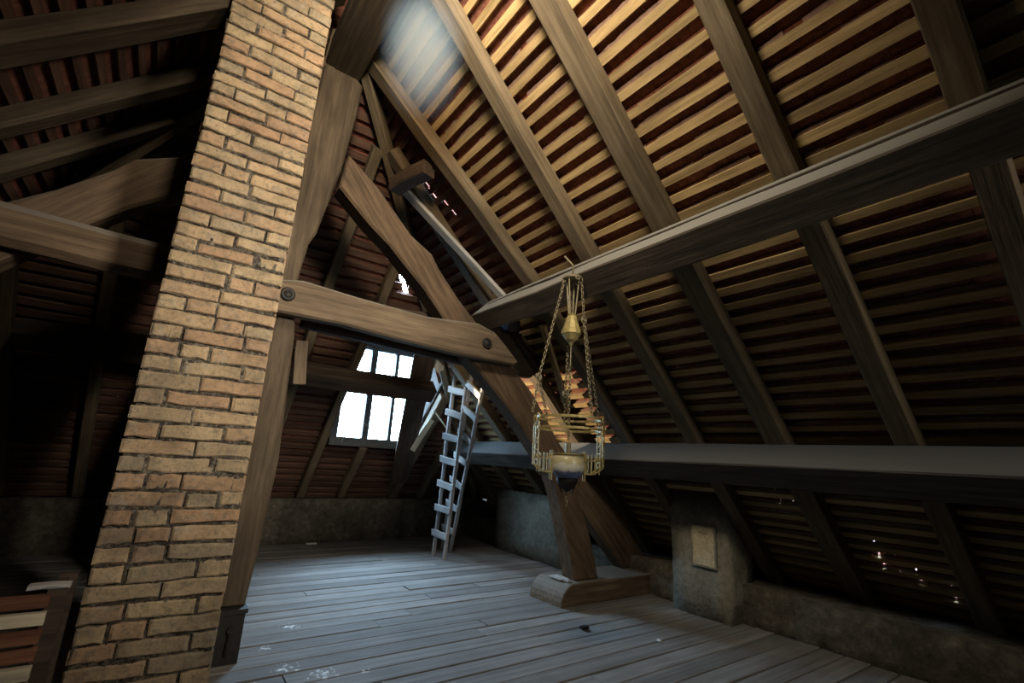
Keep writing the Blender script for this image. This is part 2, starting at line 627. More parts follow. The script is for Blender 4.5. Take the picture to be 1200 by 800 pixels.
ceil_r = slope_root('ceiling', 'right roof slope of lit brown battens and tiles over sloping rafters')
ceil_l = slope_root('ceiling', 'dark left roof slope behind the brick chimney')
ceil_h = slope_root('ceiling', 'hipped far roof slope around the dormer window')
rnd = random.Random(11)

bat_meshes = {}


def batten(P, a0, a1, s, parent, hw=0.0195, mat='batten_wood'):
    """one batten across a slope from a0 to a1 at slope distance s"""
    if a1 - a0 < 0.04:
        return
    L = a1 - a0
    seg = max(2, min(10, int(L / 0.6)))
    b = MB()
    rings = []
    th = 0.024
    for i in range(seg + 1):
        a = a0 + L * i / seg
        ds = rnd.uniform(-0.004, 0.004)
        dd = rnd.uniform(-0.0015, 0.0015)
        w2 = hw + rnd.uniform(-0.003, 0.003)
        rings.append([P(a, s + ds - w2, DR + dd), P(a, s + ds + w2, DR + dd), P(a, s + ds + w2, DB), P(a, s + ds - w2, DB)])
    M, L2 = frame(P(a0, s, DR), P(a1, s, DR), P(a0, s, 1) - P(a0, s, 0))
    Mi = M.inverted()
    b.loft([[Mi @ p for p in r_] for r_ in rings])
    link('batten', b.mesh('batten', mat), parent, M)


def rafter(P, a, s0, s1, w, parent, dep=DR, jit=0.004, mat='rafter_wood'):
    p0, p1 = P(a, s0, dep / 2), P(a, s1, dep / 2)
    timber('rafter', p0, p1, w, dep, mat, parent, up=P(a, s0, 1) - P(a, s0, 0), seg=8, jit=jit, ch=0.006, rnd=rnd)


SLIT = (1.40, 1.80)        # the chink left by slipped tiles beside the right hip


def slit_x(s):
    return 0.45 + S2 * (s + 0.1) - 0.22


SMAX_R = (3.59 - 0.24) / S2 + 0.06
SMAX_H = (3.59 - 0.47) / S2 + 0.03
NR = int(SMAX_R / PITCH)
NH = int(SMAX_H / PITCH)
for k in range(NR + 1):
    s = 0.05 + k * PITCH
    yh = 0.45 + S2 * (s + DR) + 2.14
    if s < 1.96:
        # darker battens between the skewed rafter and the hip
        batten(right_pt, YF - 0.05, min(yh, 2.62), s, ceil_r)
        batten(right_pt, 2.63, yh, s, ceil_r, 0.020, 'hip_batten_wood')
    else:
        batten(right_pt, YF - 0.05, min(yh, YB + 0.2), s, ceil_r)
    batten(left_pt, YF - 0.05, min(yh, YB + 0.2), s, ceil_l, 0.0195, 'hip_batten_wood')  # darker wood here: shade of the left slope put into the colour
for k in range(NH + 1):
    s = 0.05 + k * PITCH
    yy = 2.59 + S2 * (s + DR)
    z = 3.59 - S2 * s + S2 * DR
    x0, x1 = 0.9 - (yy - 2.14), yy - 2.14
    x0 = max(x0, -2.9)
    spans = [(x0, x1)]
    if WZ0 - 0.02 < z < WZ1 + 0.05:
        spans = [(x0, WX0 - 0.03), (WX1 + 0.03, x1)]
    if SLIT[0] < s < SLIT[1]:
        c_ = slit_x(s)
        spans = [q for a, e in spans for q in ((a, min(e, c_ - 0.03)), (max(a, c_ + 0.03), e))]
    for a, e in spans:
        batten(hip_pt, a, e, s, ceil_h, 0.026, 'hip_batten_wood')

# lime torching squeezed between tiles and battens, ragged along every batten
torch = MB()
rt = random.Random(77)
for k in range(NR + 1):
    s = 0.05 + k * PITCH
    y1_ = min(0.45 + S2 * (s + DR) + 2.10, YB, 2.62 if s < 1.96 else YB)
    y_ = YF
    lo_ = rt.uniform(0.004, 0.012)
    while y_ < y1_:
        y2_ = y_ + rt.uniform(0.03, 0.09)
        hi_ = max(0.0, min(0.020, lo_ + rt.uniform(-0.008, 0.008)))
        if rt.random() > 0.12:
            q_ = [right_pt(y_, s - 0.0195 - lo_, DB - 0.002), right_pt(min(y2_, y1_), s - 0.0195 - hi_, DB - 0.002), right_pt(min(y2_, y1_), s - 0.017, DB - 0.008), right_pt(y_, s - 0.017, DB - 0.008)]
            torch.add(q_, [(0, 1, 2, 3)])
        lo_ = hi_
        y_ = y2_
tag(torch.build('torching', 'torching', ceil_r), kind='stuff')
for yr in (-2.0, -1.45, -0.9, -0.36, 0.222, 0.768, 1.372, 1.91, 3.05, 3.55, 4.1, 4.65, 5.2):
    s0 = max(0.09, (yr - 2.14 - 0.45) / S2) + (0.04 if yr > 2.5 else 0)
    rafter(right_pt, yr, s0, SMAX_R - 0.02, 0.098 if yr != 1.372 else 0.125, ceil_r)
# the last upper rafter before the truss lies askew and is spliced at the purlin
timber('rafter', right_pt(2.69, 0.16, DR / 2), right_pt(2.475, 2.02, DR / 2), 0.10, DR, 'rafter_wood', ceil_r, up=(S2, 0, S2), seg=6, jit=0.004, ch=0.006, rnd=rnd)
rafter(right_pt, 2.49, 2.03, SMAX_R - 0.02, 0.098, ceil_r)
for yr in (-1.6, -1.0, -0.4, 0.2, 0.75, 1.3, 1.85, 2.40, 2.91, 3.3, 3.85, 4.4, 5.0):
    s0 = max(0.09, (yr - 2.14 - 0.45) / S2) + (0.04 if yr > 2.5 else 0)
    rafter(left_pt, yr, s0, SMAX_R - 0.02, 0.10 if yr != 2.40 else 0.15, ceil_l, mat='post_wood')  # darker than the right rafters: the unlit side painted in
for xr in (-2.0, -1.5, -1.0, -0.5, 0.0, 0.42, 0.88, 1.335, 2.40, 2.75, 3.2):
    ah = abs(xr - 0.45)
    s0 = max(0.03, ah / S2) + 0.06
    if s0 < SMAX_H - 0.3:
        rafter(hip_pt, xr, s0, SMAX_H - 0.02, 0.075 if xr != 2.40 else 0.10, ceil_h)
rafter(hip_pt, 1.775, SMAX_H - 0.80, SMAX_H - 0.02, 0.08, ceil_h)     # cut under the window sill
# hip rafters where two slopes meet, just under the battens
for sg, par in ((1, ceil_r), (-1, ceil_l)):
    p0 = Vector((0.45 + sg * 0.10, 2.69, 3.50))
    p1 = Vector((0.45 + sg * 3.2, 5.79, 0.40))
    n_ = Vector((sg, 1, 2)).normalized()
    o = timber('hip_rafter', p0 + n_ * 0.035, p1 + n_ * 0.035, 0.07, 0.10, 'rafter_wood', par, up=n_, seg=8, jit=0.004, rnd=rnd)


def tile_field(name, P, lim, smax, skip, parent, seed):
    """double-lapped plain tiles hung on the battens; lim(s) gives the width range"""
    rn = random.Random(seed)
    b = MB()
    W = 0.13
    k = -1
    while True:
        s = 0.02 + k * PITCH
        if s > smax - 0.03:
            break
        a0, a1 = lim(max(s, 0) + 0.12)
        a = a0 - rn.uniform(0, W) if k % 2 else a0 - rn.uniform(0, 0.02)
        while a < a1:
            gaps = [g for g in PIN.get(id(P), ()) if s - 0.01 < g[1] < s + 2 * PITCH + 0.02]
            if P is hip_pt and SLIT[0] - 0.1 < s < SLIT[1] - 0.1:
                gaps = [(slit_x(s + PITCH), 0, 0.115)]
            if not skip(a + W / 2, s):
                j = rn.uniform(-0.006, 0.006)
                tl = rn.uniform(-0.002, 0.002)
                s0, s1 = max(s, -0.02), min(s + 2 * PITCH + 0.012 + j, smax + 0.01)
                d0, d1 = DB + 0.001, DB + 0.027
                spans = [(a, a + W - 0.0015)]
                for g in gaps:
                    spans = [q for u, w in spans for q in ((u, min(w, g[0] - g[2])), (max(u, g[0] + g[2]), w))]
                for u, w in spans:
                    if w - u < 0.004:
                        continue
                    q = []
                    for dd in (0, 0.011):
                        q += [P(u, s0, d0 + dd), P(w, s0, d0 + dd), P(w, s1, d1 + dd + tl), P(u, s1, d1 + dd - tl)]
                    b.add(q, [(0, 3, 2, 1), (4, 5, 6, 7), (0, 1, 5, 4), (1, 2, 6, 5), (2, 3, 7, 6), (3, 0, 4, 7)])
            a += W
        k += 1
    o = b.build(name, 'tile', parent)
    tag(o, kind='stuff')
    return o


# chinks in the tiling low on the right slope: (y, slope distance, half width)
PIN = {id(right_pt): [(1.177, 4.367, 0.004), (1.101, 4.424, 0.002), (1.028, 4.494, 0.003), (0.892, 4.628, 0.003), (1.606, 3.989, 0.002), (1.528, 4.075, 0.002), (1.451, 4.143, 0.003), (4.03, 4.54, 0.004), (3.0, 1.03, 0.006), (2.93, 1.17, 0.006), (2.907, 1.27, 0.006), (3.136, 1.675, 0.004), (3.14, 1.79, 0.004), (3.07, 1.84, 0.004)]}


def skip_r(a, s):
    # a few slipped tiles by the truss, and pinholes low on the slope
    return False


def skip_h(a, s):
    zc = 3.59 - S2 * (s + 0.1) + 0.09
    if WX0 - 0.06 < a < WX1 + 0.06 and WZ0 - 0.0 < zc < WZ1 + 0.06:
        return True
    return False


tile_field('tiles', right_pt, lambda s: (YF - 0.1, min(0.45 + S2 * (s + DB) + 2.14 + 0.05, YB + 0.4)), SMAX_R + 0.14, skip_r, ceil_r, 1)
tile_field('tiles', left_pt, lambda s: (YF - 0.1, min(0.45 + S2 * (s + DB) + 2.14 + 0.05, YB + 0.4)), SMAX_R + 0.14, skip_r, ceil_l, 2)
tile_field('tiles', hip_pt, lambda s: (0.9 - (S2 * (s + DB) + 0.45) - 0.06, S2 * (s + DB) + 0.45 + 0.06), SMAX_H + 0.117, skip_h, ceil_h, 3)
for c0_, c1_ in ((-0.17, -0.022), (0.022, 0.17)):
    b = MB()
    b.loft([[hip_pt(slit_x(s_) + c_, s_, d_) for c_, d_ in ((c0_, DB + 0.03), (c1_, DB + 0.03), (c1_, DB + 0.042), (c0_, DB + 0.042))] for s_ in (1.22, 1.98)])
    b.build('flashing_board', 'dark_wood', ceil_h)
# ridge and hip capping tiles, outside
b = MB()
b.loft([[(0.45 - 0.16, yy, 3.59 + 0.05), (0.45, yy, 3.59 + 0.24), (0.45 + 0.16, yy, 3.59 + 0.05), (0.45 + 0.16, yy, 3.59 + 0.08), (0.45, yy, 3.59 + 0.27), (0.45 - 0.16, yy, 3.59 + 0.08)] for yy in (YF - 0.1, 2.72)])
b.build('ridge_tiles', 'tile', ceil_r)
for sg, par in ((1, ceil_r), (-1, ceil_l)):
    b = MB()
    # leave the stretch open where tiles slipped off the right hip
    for f0, f1 in (((-0.02, 0.27), (0.36, 1.03)) if sg > 0 else ((-0.02, 1.03),)):
        rings = []
        for f in (f0, f1):
            x = 0.45 + sg * 3.2 * f
            yy = 2.59 + 3.2 * f
            z = 3.59 - 3.2 * f
            n_ = Vector((sg, 1, 2)).normalized()
            w_ = Vector((sg, -1, 0)).normalized()
            c_ = Vector((x, yy, z)) + n_ * 0.19
            rings.append([c_ - w_ * 0.13 - n_ * 0.07, c_, c_ + w_ * 0.13 - n_ * 0.07, c_ + w_ * 0.13 - n_ * 0.05, c_ + n_ * 0.02, c_ - w_ * 0.13 - n_ * 0.05])
        b.loft(rings)
    b.build('hip_tiles', 'tile', par)

# ------------------------------------------------------------------ dormer window
win = empty('window_1', (1.765, 5.22, WZ0), 'bright two-pane dormer window in the far hipped roof slope', 'window', kind='structure')
WMI = Matrix.Translation((-1.765, -5.22, -WZ0))


def wbox(name, lo, hi, mat):
    b = MB()
    b.box(lo, hi, WMI)
    return b.build(name, mat, win)


for x0, x1 in ((1.405, 1.485), (2.28, 2.34)):
    wbox('jamb', (x0, 5.19, WZ0), (x1, 5.26, WZ1), 'frame_paint')
wbox('sill', (1.405, 5.16, WZ0 - 0.06), (2.34, 5.30, WZ0 + 0.03), 'frame_paint')
wbox('head', (1.405, 5.19, WZ1 - 0.06), (2.34, 5.26, WZ1), 'frame_paint')
wbox('mullion', (1.745, 5.19, WZ0 + 0.03), (1.815, 5.25, WZ1 - 0.06), 'frame_paint')
wbox('mullion', (2.035, 5.19, WZ0 + 0.03), (2.075, 5.25, WZ1 - 0.06), 'frame_paint')
wbox('transom', (2.075, 5.195, 1.66), (2.28, 5.245, 1.70), 'frame_paint')
wbox('transom', (1.485, 5.195, 1.66), (1.745, 5.245, 1.70), 'frame_paint')
wbox('transom', (1.815, 5.195, 1.66), (2.035, 5.245, 1.70), 'frame_paint')
for x0, x1 in ((1.485, 1.745), (1.815, 2.035), (2.075, 2.28)):
    for z0, z1 in ((WZ0 + 0.03, 1.66), (1.70, WZ1 - 0.06)):
        wbox('pane', (x0, 5.218, z0), (x1, 5.222, z1), 'glass')
for x0, x1 in ((1.385, 1.405), (2.34, 2.36)):
    b = MB()
    b.loft([[WMI @ Vector((x, yy, z)) for yy, z in ((5.30, WZ0 - 0.09), (5.30, WZ1 + 0.02), (4.22, WZ1 + 0.02))] for x in (x0, x1)])
    b.build('cheek', 'dark_wood', win)
for x0, x1 in ((1.25, 1.405), (2.34, 2.495)):
    b = MB()
    b.loft([[WMI @ hip_pt(x, s_, d_) for x, s_, d_ in ((x0, 1.95, DB + 0.004), (x1, 1.95, DB + 0.004), (x1, 1.95, DB + 0.03), (x0, 1.95, DB + 0.03))],
            [WMI @ hip_pt(x, s_, d_) for x, s_, d_ in ((x0, 3.72, DB + 0.004), (x1, 3.72, DB + 0.004), (x1, 3.72, DB + 0.03), (x0, 3.72, DB + 0.03))]])
    b.build('flashing_board', 'dark_wood', win)
wbox('dormer_roof', (1.36, 4.14, WZ1), (2.38, 5.29, WZ1 + 0.04), 'dark_wood')

# ------------------------------------------------------------------ chimney
chim = empty('chimney', (0.1, 2.45, 0), 'tall plumb chimney stack of thin worn yellowish bricks', 'chimney')
CX0, CX1, CY0, CY1, CZ = -0.118, 0.312, 2.25, 2.70, 3.40
b = MB()
b.box((CX0 + 0.012 - 0.1, CY0 + 0.011 - 2.45, 0), (CX1 - 0.012 - 0.1, CY1 - 0.012 - 2.45, CZ))
core = link('mortar_core', rough_mesh(b, 'mortar_core', 'mortar', 0.006, 8, 40), chim)
COURSE = 0.0624
rnd = random.Random(21)


def brick_mesh(L, D, H, rn):
    """hand-made brick: four stations along the face, worn arrises, uneven top and bottom"""
    b = MB()
    c = 0.005
    xs = [-L / 2, -L / 6, L / 6, L / 2]

    def jj(a=0.0042):
        return rn.uniform(-a, a)
    rings = []
    ends = [abs(jj(0.010)), abs(jj(0.010))]
    zb = [jj() for _ in xs]
    zt = [jj(0.004) for _ in xs]
    for yy, ins in ((0.0, c), (c, 0.0), (D, 0.0)):
        lo = [(x + (ins + ends[0] * (yy == 0) if k == 0 else -ins - ends[1] * (yy == 0) if k == 3 else jj()), yy + jj(0.002), ins + zb[k]) for k, x in enumerate(xs)]
        hi = [(x + (ins + ends[0] * (yy == 0) if k == 0 else -ins - ends[1] * (yy == 0) if k == 3 else jj()), yy + jj(0.002), H - ins + zt[k]) for k, x in enumerate(xs)]
        rings.append(lo + hi[::-1])
    b.loft(rings)
    return b.mesh('brick', 'brick')


full = [brick_mesh(0.205, 0.05, 0.052, rnd) for _ in range(14)]
half = [brick_mesh(0.100, 0.05, 0.052, rnd) for _ in range(9)]
nc = int(CZ / COURSE)
side = MB()
for k in range(nc):
    z = k * COURSE + 0.005
    lay = [0.5, 1, 0.5] if k % 2 == 0 else [1, 1]
    if rnd.random() < 0.2:
        lay = [1, 0.5, 0.5] if rnd.random() < 0.5 else [0.5, 0.5, 1]
    shift = rnd.uniform(-0.02, 0.02)
    unit = (CX1 - CX0) / 2
    x = CX0
    for q_, w_ in enumerate(lay):
        L = unit * w_
        if q_ == 0:
            L += shift
        elif q_ == len(lay) - 1:
            L = CX1 - x
        o = bpy.data.objects.new('brick', rnd.choice(full if w_ == 1 else half))
        COL.objects.link(o)
        o.parent = chim
        o.location = (x + L / 2 - 0.1, CY0 + rnd.uniform(-0.004, 0.006) - 2.45, z + rnd.uniform(-0.003, 0.003))
        o.rotation_euler = (rnd.uniform(-0.04, 0.04), rnd.uniform(-0.018, 0.018), rnd.uniform(-0.025, 0.025))
        if rnd.random() < 0.5:
            o.rotation_euler[1] += math.pi
            o.location[2] += 0.052
        gap = rnd.choice((0.006, 0.008, 0.010, 0.016))
        o.scale = ((L - gap) / (0.205 if w_ == 1 else 0.100), 1, 1 + rnd.uniform(-0.10, 0.07))
        x += L
    # flanks and back, joined
    for xs in (CX0, CX1 - 0.05):
        y_ = CY0 + 0.055
        while y_ < CY1 - 0.03:
            L = 0.17 if (k % 2 or y_ > CY0 + 0.1) else 0.085
            y2 = min(y_ + L - 0.01, CY1 - 0.002)
            e = rnd.uniform(-0.003, 0.003)
            side.box((xs + e - 0.1, y_ - 2.45, z), (xs + 0.05 + e - 0.1, y2 - 2.45, z + 0.052))
            y_ += L
    x = CX0 + 0.055
    while x < CX1 - 0.08:
        side.box((x - 0.1, CY1 - 0.05 - 2.45, z), (min(x + 0.16, CX1 - 0.055) - 0.1, CY1 + rnd.uniform(-0.003, 0.003) - 2.45, z + 0.052))
        x += 0.17
tag(side.build('flank_bricks', 'brick', chim), kind='stuff')

# board partition added to keep the left side in shade (hidden from the front by the stack)
b = MB()
yy = 3.12
while yy < YB - 0.02:
    y2 = min(yy + 0.19, YB - 0.01)
    zt = min(3.14 + 0.235, 6.18 - y2 - 0.12) - 0.03
    b.box((0.235, yy, 0.0), (0.262, y2 - 0.004, zt))
    yy += 0.19
tag(b.build('shade_partition', 'dark_wood'), 'added light-blocking board partition running from the chimney to the back wall', 'wall', kind='structure')

# ------------------------------------------------------------------ truss in front of the hip end
post = prism('king_post', [(0.36, 0.235), (0.48, 0.235), (0.50, 0.5), (0.520, 0.92), (0.492, 1.60), (0.452, 1.86), (0.482, 2.15), (0.515, 2.23), (0.537, 2.367), (0.593, 2.683), (0.637, 3.145), (0.645, 3.34),
                           (0.60, 3.375), (0.40, 3.375), (0.385, 3.34), (0.37, 2.8), (0.35, 2.2), (0.335, 1.8), (0.345, 1.0)], 2.80, 2.98, 'post_wood', ang=math.pi / 2, ch=0.012)
tag(post, 'tall weathered timber post beside the chimney, swelling towards its head', 'post')
shoe = MB()
shoe.box((-0.02, -0.04, -0.235), (0.122, 0.20, -0.006))
for zz in (-0.012,):
    shoe.box((-0.028, -0.048, zz - 0.008), (0.130, 0.208, zz + 0.012))
sh = shoe.mesh('iron_shoe', 'iron')
o = link('iron_shoe', sh, None, Matrix.Translation((0.36, 2.80, 0.235)))
o.parent = post
o.matrix_parent_inverse = post.matrix_world.inverted()
o['label'] = 'black iron shoe at the foot of the post'
b = MB()
b.tube([(0.43, 2.765, 0.15), (0.43, 2.745, 0.15)], 0.016, 8)
b.tube([(0.43, 2.75, 0.14), (0.425, 2.742, 0.05)], 0.008, 6)
o = b.build('wedge', 'iron')
o.parent = post
o.matrix_parent_inverse = post.matrix_world.inverted()

strut_hi = [(0.625, 2.815), (0.845, 2.662), (0.979, 2.533), (1.10, 2.42), (1.266, 2.33), (1.33, 2.24), (1.498, 2.067), (1.634, 1.95), (1.80, 1.82), (1.954, 1.69), (2.102, 1.574), (2.196, 1.49), (2.321, 1.343), (2.44, 1.193), (2.604, 0.90), (2.725, 0.69), (2.814, 0.493), (2.893, 0.274), (2.915, 0.152)]
strut_lo = [(2.68, 0.152), (2.66, 0.22), (2.615, 0.373), (2.55, 0.57), (2.49, 0.75), (2.42, 0.90), (2.245, 1.09), (2.15, 1.19), (1.95, 1.385), (1.77, 1.535), (1.62, 1.66), (1.40, 1.90), (1.23, 2.075), (1.10, 2.18), (0.96, 2.30), (0.81, 2.40), (0.60, 2.575)]
strut = prism('raking_strut', strut_hi + strut_lo, 2.80, 2.955, 'strut_wood', ang=-0.86, ch=0.014)
tag(strut, 'thick curved brown strut rising from the floor block to the post head', 'strut')
mir = [(0.9 - x, z) for x, z in strut_hi + strut_lo]
strut2 = prism('raking_strut', mir, 2.80, 2.955, 'strut_wood', ang=0.86, ch=0.014)
tag(strut2, 'dim sloping strut behind the chimney, left of the post', 'strut')

collar = prism('collar_beam', [(0.335, 1.865), (0.47, 1.895), (0.787, 1.875), (1.233, 1.858), (1.50, 1.885), (1.62, 1.897), (1.764, 1.859), (1.87, 1.775), (1.975, 1.685), (1.94, 1.652), (1.505, 1.655), (1.079, 1.672), (0.71, 1.694), (0.345, 1.69)],
               2.705, 2.797, 'beam_wood', ang=0.0, ch=0.012)
tag(collar, 'horizontal timber collar bolted across post and curved strut', 'beam')
for nm, (x, z) in (('bolt', (0.405, 1.795)), ('bolt', (1.694, 1.768))):
    b = MB()
    b.torus(Matrix.Translation((x, 2.70, z)) @ Matrix.Rotation(math.pi / 2, 4, 'X'), 0.028, 0.011, 14, 6)
    b.lathe([(0.0, -0.012), (0.022, -0.012), (0.024, 0.0), (0.0, 0.001)], 8)
    k = len(b.v) - 32
    for i in range(k, len(b.v)):
        px, py, pz = b.v[i]
        b.v[i] = (x + px, 2.70 + pz, z + py)
    o = b.build(nm, 'iron', None, True)
    o.parent = collar
    o.matrix_parent_inverse = collar.matrix_world.inverted()
collar_b = prism('collar_beam', [(0.55, 1.93), (1.2, 1.96), (1.776, 2.02), (2.023, 1.999), (2.325, 1.975), (2.42, 1.88), (2.44, 1.76), (2.304, 1.645), (2.135, 1.635), (0.55, 1.70)],
                 2.965, 3.06, 'dark_wood', ch=0.02)
tag(collar_b, 'dark round-ended collar half behind the curved strut', 'beam')
collar_l = timber('collar_beam', (-1.35, 2.74, 1.835), (0.325, 2.74, 1.805), 0.085, 0.19, 'strut_wood', ch=0.035, seg=10, jit=0.006, rnd=rnd)
tag(collar_l, 'dim log collar running left from behind the chimney', 'beam')

# sole plate with rounded nose, and the rear principal standing on it
sole = [(2.50, 0.0)] + [(2.50 + 0.14 * (1 - math.cos(a)), 0.152 * math.sin(a)) for a in [math.pi / 2 * i / 7 for i in range(1, 8)]] + [(3.72, 0.150), (3.72, 0.0)]
sole_o = prism('sole_block', sole, 2.755, 3.12, 'beam_wood', ch=0.006)
tag(sole_o, 'heavy floor block with rounded nose carrying the curved strut', 'beam')
b = MB()
b.box((2.585, 2.86, 0.153), (2.665, 2.99, 0.163))
b.box((2.60, 2.80, 0.153), (2.63, 2.87, 0.166))
o = b.build('wood_chip', 'grey_wood')
tag(o, 'broken wood chip lying on the rounded nose of the floor block', 'scrap')
rear = prism('principal_rafter', [(2.12, 1.63), (2.34, 1.44), (2.86, 0.925), (3.08, 0.90), (3.385, 0.63), (3.59, 0.37), (3.715, 0.152), (3.40, 0.152), (3.08, 0.45), (2.87, 0.65), (2.71, 0.82), (2.40, 1.14), (1.98, 1.55), (1.95, 1.63)],
             2.97, 3.10, 'strut_wood', ang=-0.8, ch=0.014)
tag(rear, 'broad dark leg standing on the floor block behind the curved strut', 'strut')


def purlin(name, e2, w, d, y0, y1, label, left=False, sd=1, mat='purlin_wood'):
    a = Vector((S2, 0, -S2))
    c = Vector((S2, 0, S2))
    ctr = Vector((e2[0], 0, e2[1])) + a * (w / 2) + c * (d / 2)
    n_ = c
    if left:
        ctr.x = 0.9 - ctr.x
        n_ = Vector((-S2, 0, S2))
    p0, p1 = Vector((ctr.x, y0, ctr.z)), Vector((ctr.x, y1, ctr.z))
    o = timber(name, p0, p1, w, d, mat, up=n_, seg=14, jit=0.004, ch=0.007, rnd=random.Random(sd))
    return tag(o, label, 'beam')


purlin('roof_purlin', (1.70, 2.02), 0.155, 0.215, -2.4, 2.955, 'upper grey purlin crossing under the right roof slope, lamp hung from it', sd=4)
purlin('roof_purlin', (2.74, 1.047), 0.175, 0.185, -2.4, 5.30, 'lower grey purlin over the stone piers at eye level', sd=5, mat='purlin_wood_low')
purlin('roof_purlin', (1.70, 2.02), 0.155, 0.215, -2.4, 2.79, 'upper purlin of the dark left roof slope', left=True, sd=6)
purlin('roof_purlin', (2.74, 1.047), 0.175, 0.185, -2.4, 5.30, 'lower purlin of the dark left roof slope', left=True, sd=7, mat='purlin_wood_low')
for o_, e2 in ((bpy.data.objects['roof_purlin'], (1.70, 2.02)),):
    c_ = Vector((e2[0], 0, e2[1])) + Vector((S2, 0, S2)) * 0.168 + Vector((-S2, 0, S2)) * 0.004
    la = timber('lath', (c_.x, -2.3, c_.z), (c_.x, 2.9, c_.z), 0.012, 0.05, 'purlin_wood', up=(S2, 0, S2), seg=12, jit=0.003, ch=0.002, rnd=rnd)
    la.parent = o_
    la.matrix_parent_inverse = o_.matrix_world.inverted()
hp = timber('roof_purlin', (-0.9, 4.36, 1.615), (2.12, 4.36, 1.61), 0.15, 0.17, 'dark_wood', up=(0, S2, S2), seg=8, jit=0.006, rnd=rnd)
tag(hp, 'dark crossbeam in front of the dormer window', 'beam')
rb = timber('ridge_beam', (0.48, -2.45, 3.44), (0.51, 2.985, 3.435), 0.23, 0.115, 'post_wood', seg=8, rnd=rnd)
tag(rb, 'dark ridge beam along the top of the roof', 'beam')
o = timber('timber_block', (1.12, 2.70, 2.885), (1.02, 3.03, 2.855), 0.11, 0.10, 'dark_wood', seg=3, jit=0.006, rnd=rnd)
tag(o, 'short black timber block wedged between rafters near the post head', 'block')
o = timber('timber_block', (2.03, 2.86, 2.00), (2.03, 3.02, 2.02), 0.10, 0.10, 'iron', seg=3, jit=0.006, rnd=rnd)
tag(o, 'small black block on the collar end under the upper purlin', 'block')

# ------------------------------------------------------------------ stone piers with hatch plate
pp = [(3.315, 0), (3.315, 0.82), (3.64, 0.49), (3.58, 0)]


def pier(y0, y1, label, seed, pp=pp):
    b = MB()
    n = max(3, int((y1 - y0) / 0.1))
    b.loft([[(x, y0 + (y1 - y0) * i / n, z) for x, z in pp] for i in range(n + 1)])
    o = link('stone_pier', rough_mesh(b, 'stone_pier', 'plaster', 0.008, seed, 3))
    return tag(o, label, 'pier')


pier1 = pier(1.965, 2.415, 'worn plastered pier with a buff plate, under the lower purlin', 3)
for v_ in pier1.data.vertices:
    if v_.co.x < 3.33 and 2.02 < v_.co.y < 2.25 and 0.3 < v_.co.z < 0.65:
        v_.co.x = 3.315
pier2 = pier(3.72, 4.88, 'long plastered pier in blue window light behind the curved strut', 4, [(3.36, 0), (3.36, 0.66), (3.56, 0.445), (3.56, 0)])
b = MB()
b.box((3.292, 2.052, 0.350), (3.302, 2.224, 0.606))
pl_ = b.build('hatch_plate', 'hatch_paint')
pl_.parent = pier1
pl_['label'] = 'buff square plate with a faint dark scrawl'
b = MB()
for lo, hi in (((3.288, 2.040, 0.338), (3.303, 2.052, 0.618)), ((3.288, 2.224, 0.338), (3.303, 2.236, 0.618)), ((3.288, 2.052, 0.606), (3.303, 2.224, 0.618)), ((3.288, 2.052, 0.338), (3.303, 2.224, 0.350))):
    b.box(lo, hi)
o = b.build('plate_frame', 'plaster')
o.parent = pier1
b = MB()
pts = [(3.2905, 2.175 - 0.011 * i, 0.565 + (0.009 if i % 2 else -0.007) * (1 + 0.3 * math.sin(i * 2.1))) for i in range(8)]
b.tube(pts, 0.0025, 4)
o = b.build('scrawl', 'scribble', pl_)

# ------------------------------------------------------------------ ladders
def ladder(bL, bR, tL, tR, rungs, label, seed):
    rn = random.Random(seed)
    bL, bR, tL, tR = map(Vector, (bL, bR, tL, tR))
    ctr = (bL + bR) / 2
    root = empty('ladder', ctr, label, 'ladder')
    T = Matrix.Translation(-ctr)
    upv = (tL - bL).cross(bR - bL).normalized()
    for a_, c_ in ((bL, tL), (bR, tR)):
        M, L = frame(a_, c_, upv)
        o = link('rail', timber_mesh('rail', L, 0.034, 0.034, 'grey_wood', seg=5, jit=0.004, ch=0.006, rnd=rn), root, T @ M)
    nrm = upv if upv.x < 0 else -upv
    for f in rungs:
        a_, c_ = bL.lerp(tL, f), bR.lerp(tR, f)
        ex = (c_ - a_).normalized() * 0.036
        M, L = frame(a_ - ex + nrm * 0.027, c_ + ex + nrm * 0.027, (tL - bL))
        M = M @ Matrix.Rotation(rn.uniform(-0.03, 0.03), 4, 'Y')
        link('rung', timber_mesh('rung', L, 0.02, 0.066, 'grey_wood', seg=2, jit=0.003, ch=0.004, rnd=rn), root, T @ M)
    return root


ladder((2.484, 4.70, 0.0), (2.497, 4.49, 0.0), (2.331, 4.30, 1.93), (2.37, 4.10, 1.875), (0.12, 0.25, 0.375, 0.5, 0.62, 0.745, 0.865, 0.975),
       'pale ladder with flat nailed rungs standing upright by the lower purlin end', 3)
ladder((2.743, 5.00, 0.0), (2.728, 4.80, 0.0), (2.358, 4.0, 1.779), (2.384, 3.82, 1.656), (0.14, 0.29, 0.43, 0.57, 0.70, 0.83, 0.955),
       'second pale ladder leaning right, half hidden behind the upright ladder', 4)

# ------------------------------------------------------------------ hanging oil lamp
LX, LY = 1.68, 1.835
lamp = empty('hanging_lamp', (LX, LY, 0.80), 'ornate brass suspension lamp frame with porcelain bowl on chains', 'lamp')
LZ = 0.80


def lp(x, y, z):
    return (x, y, z - LZ)


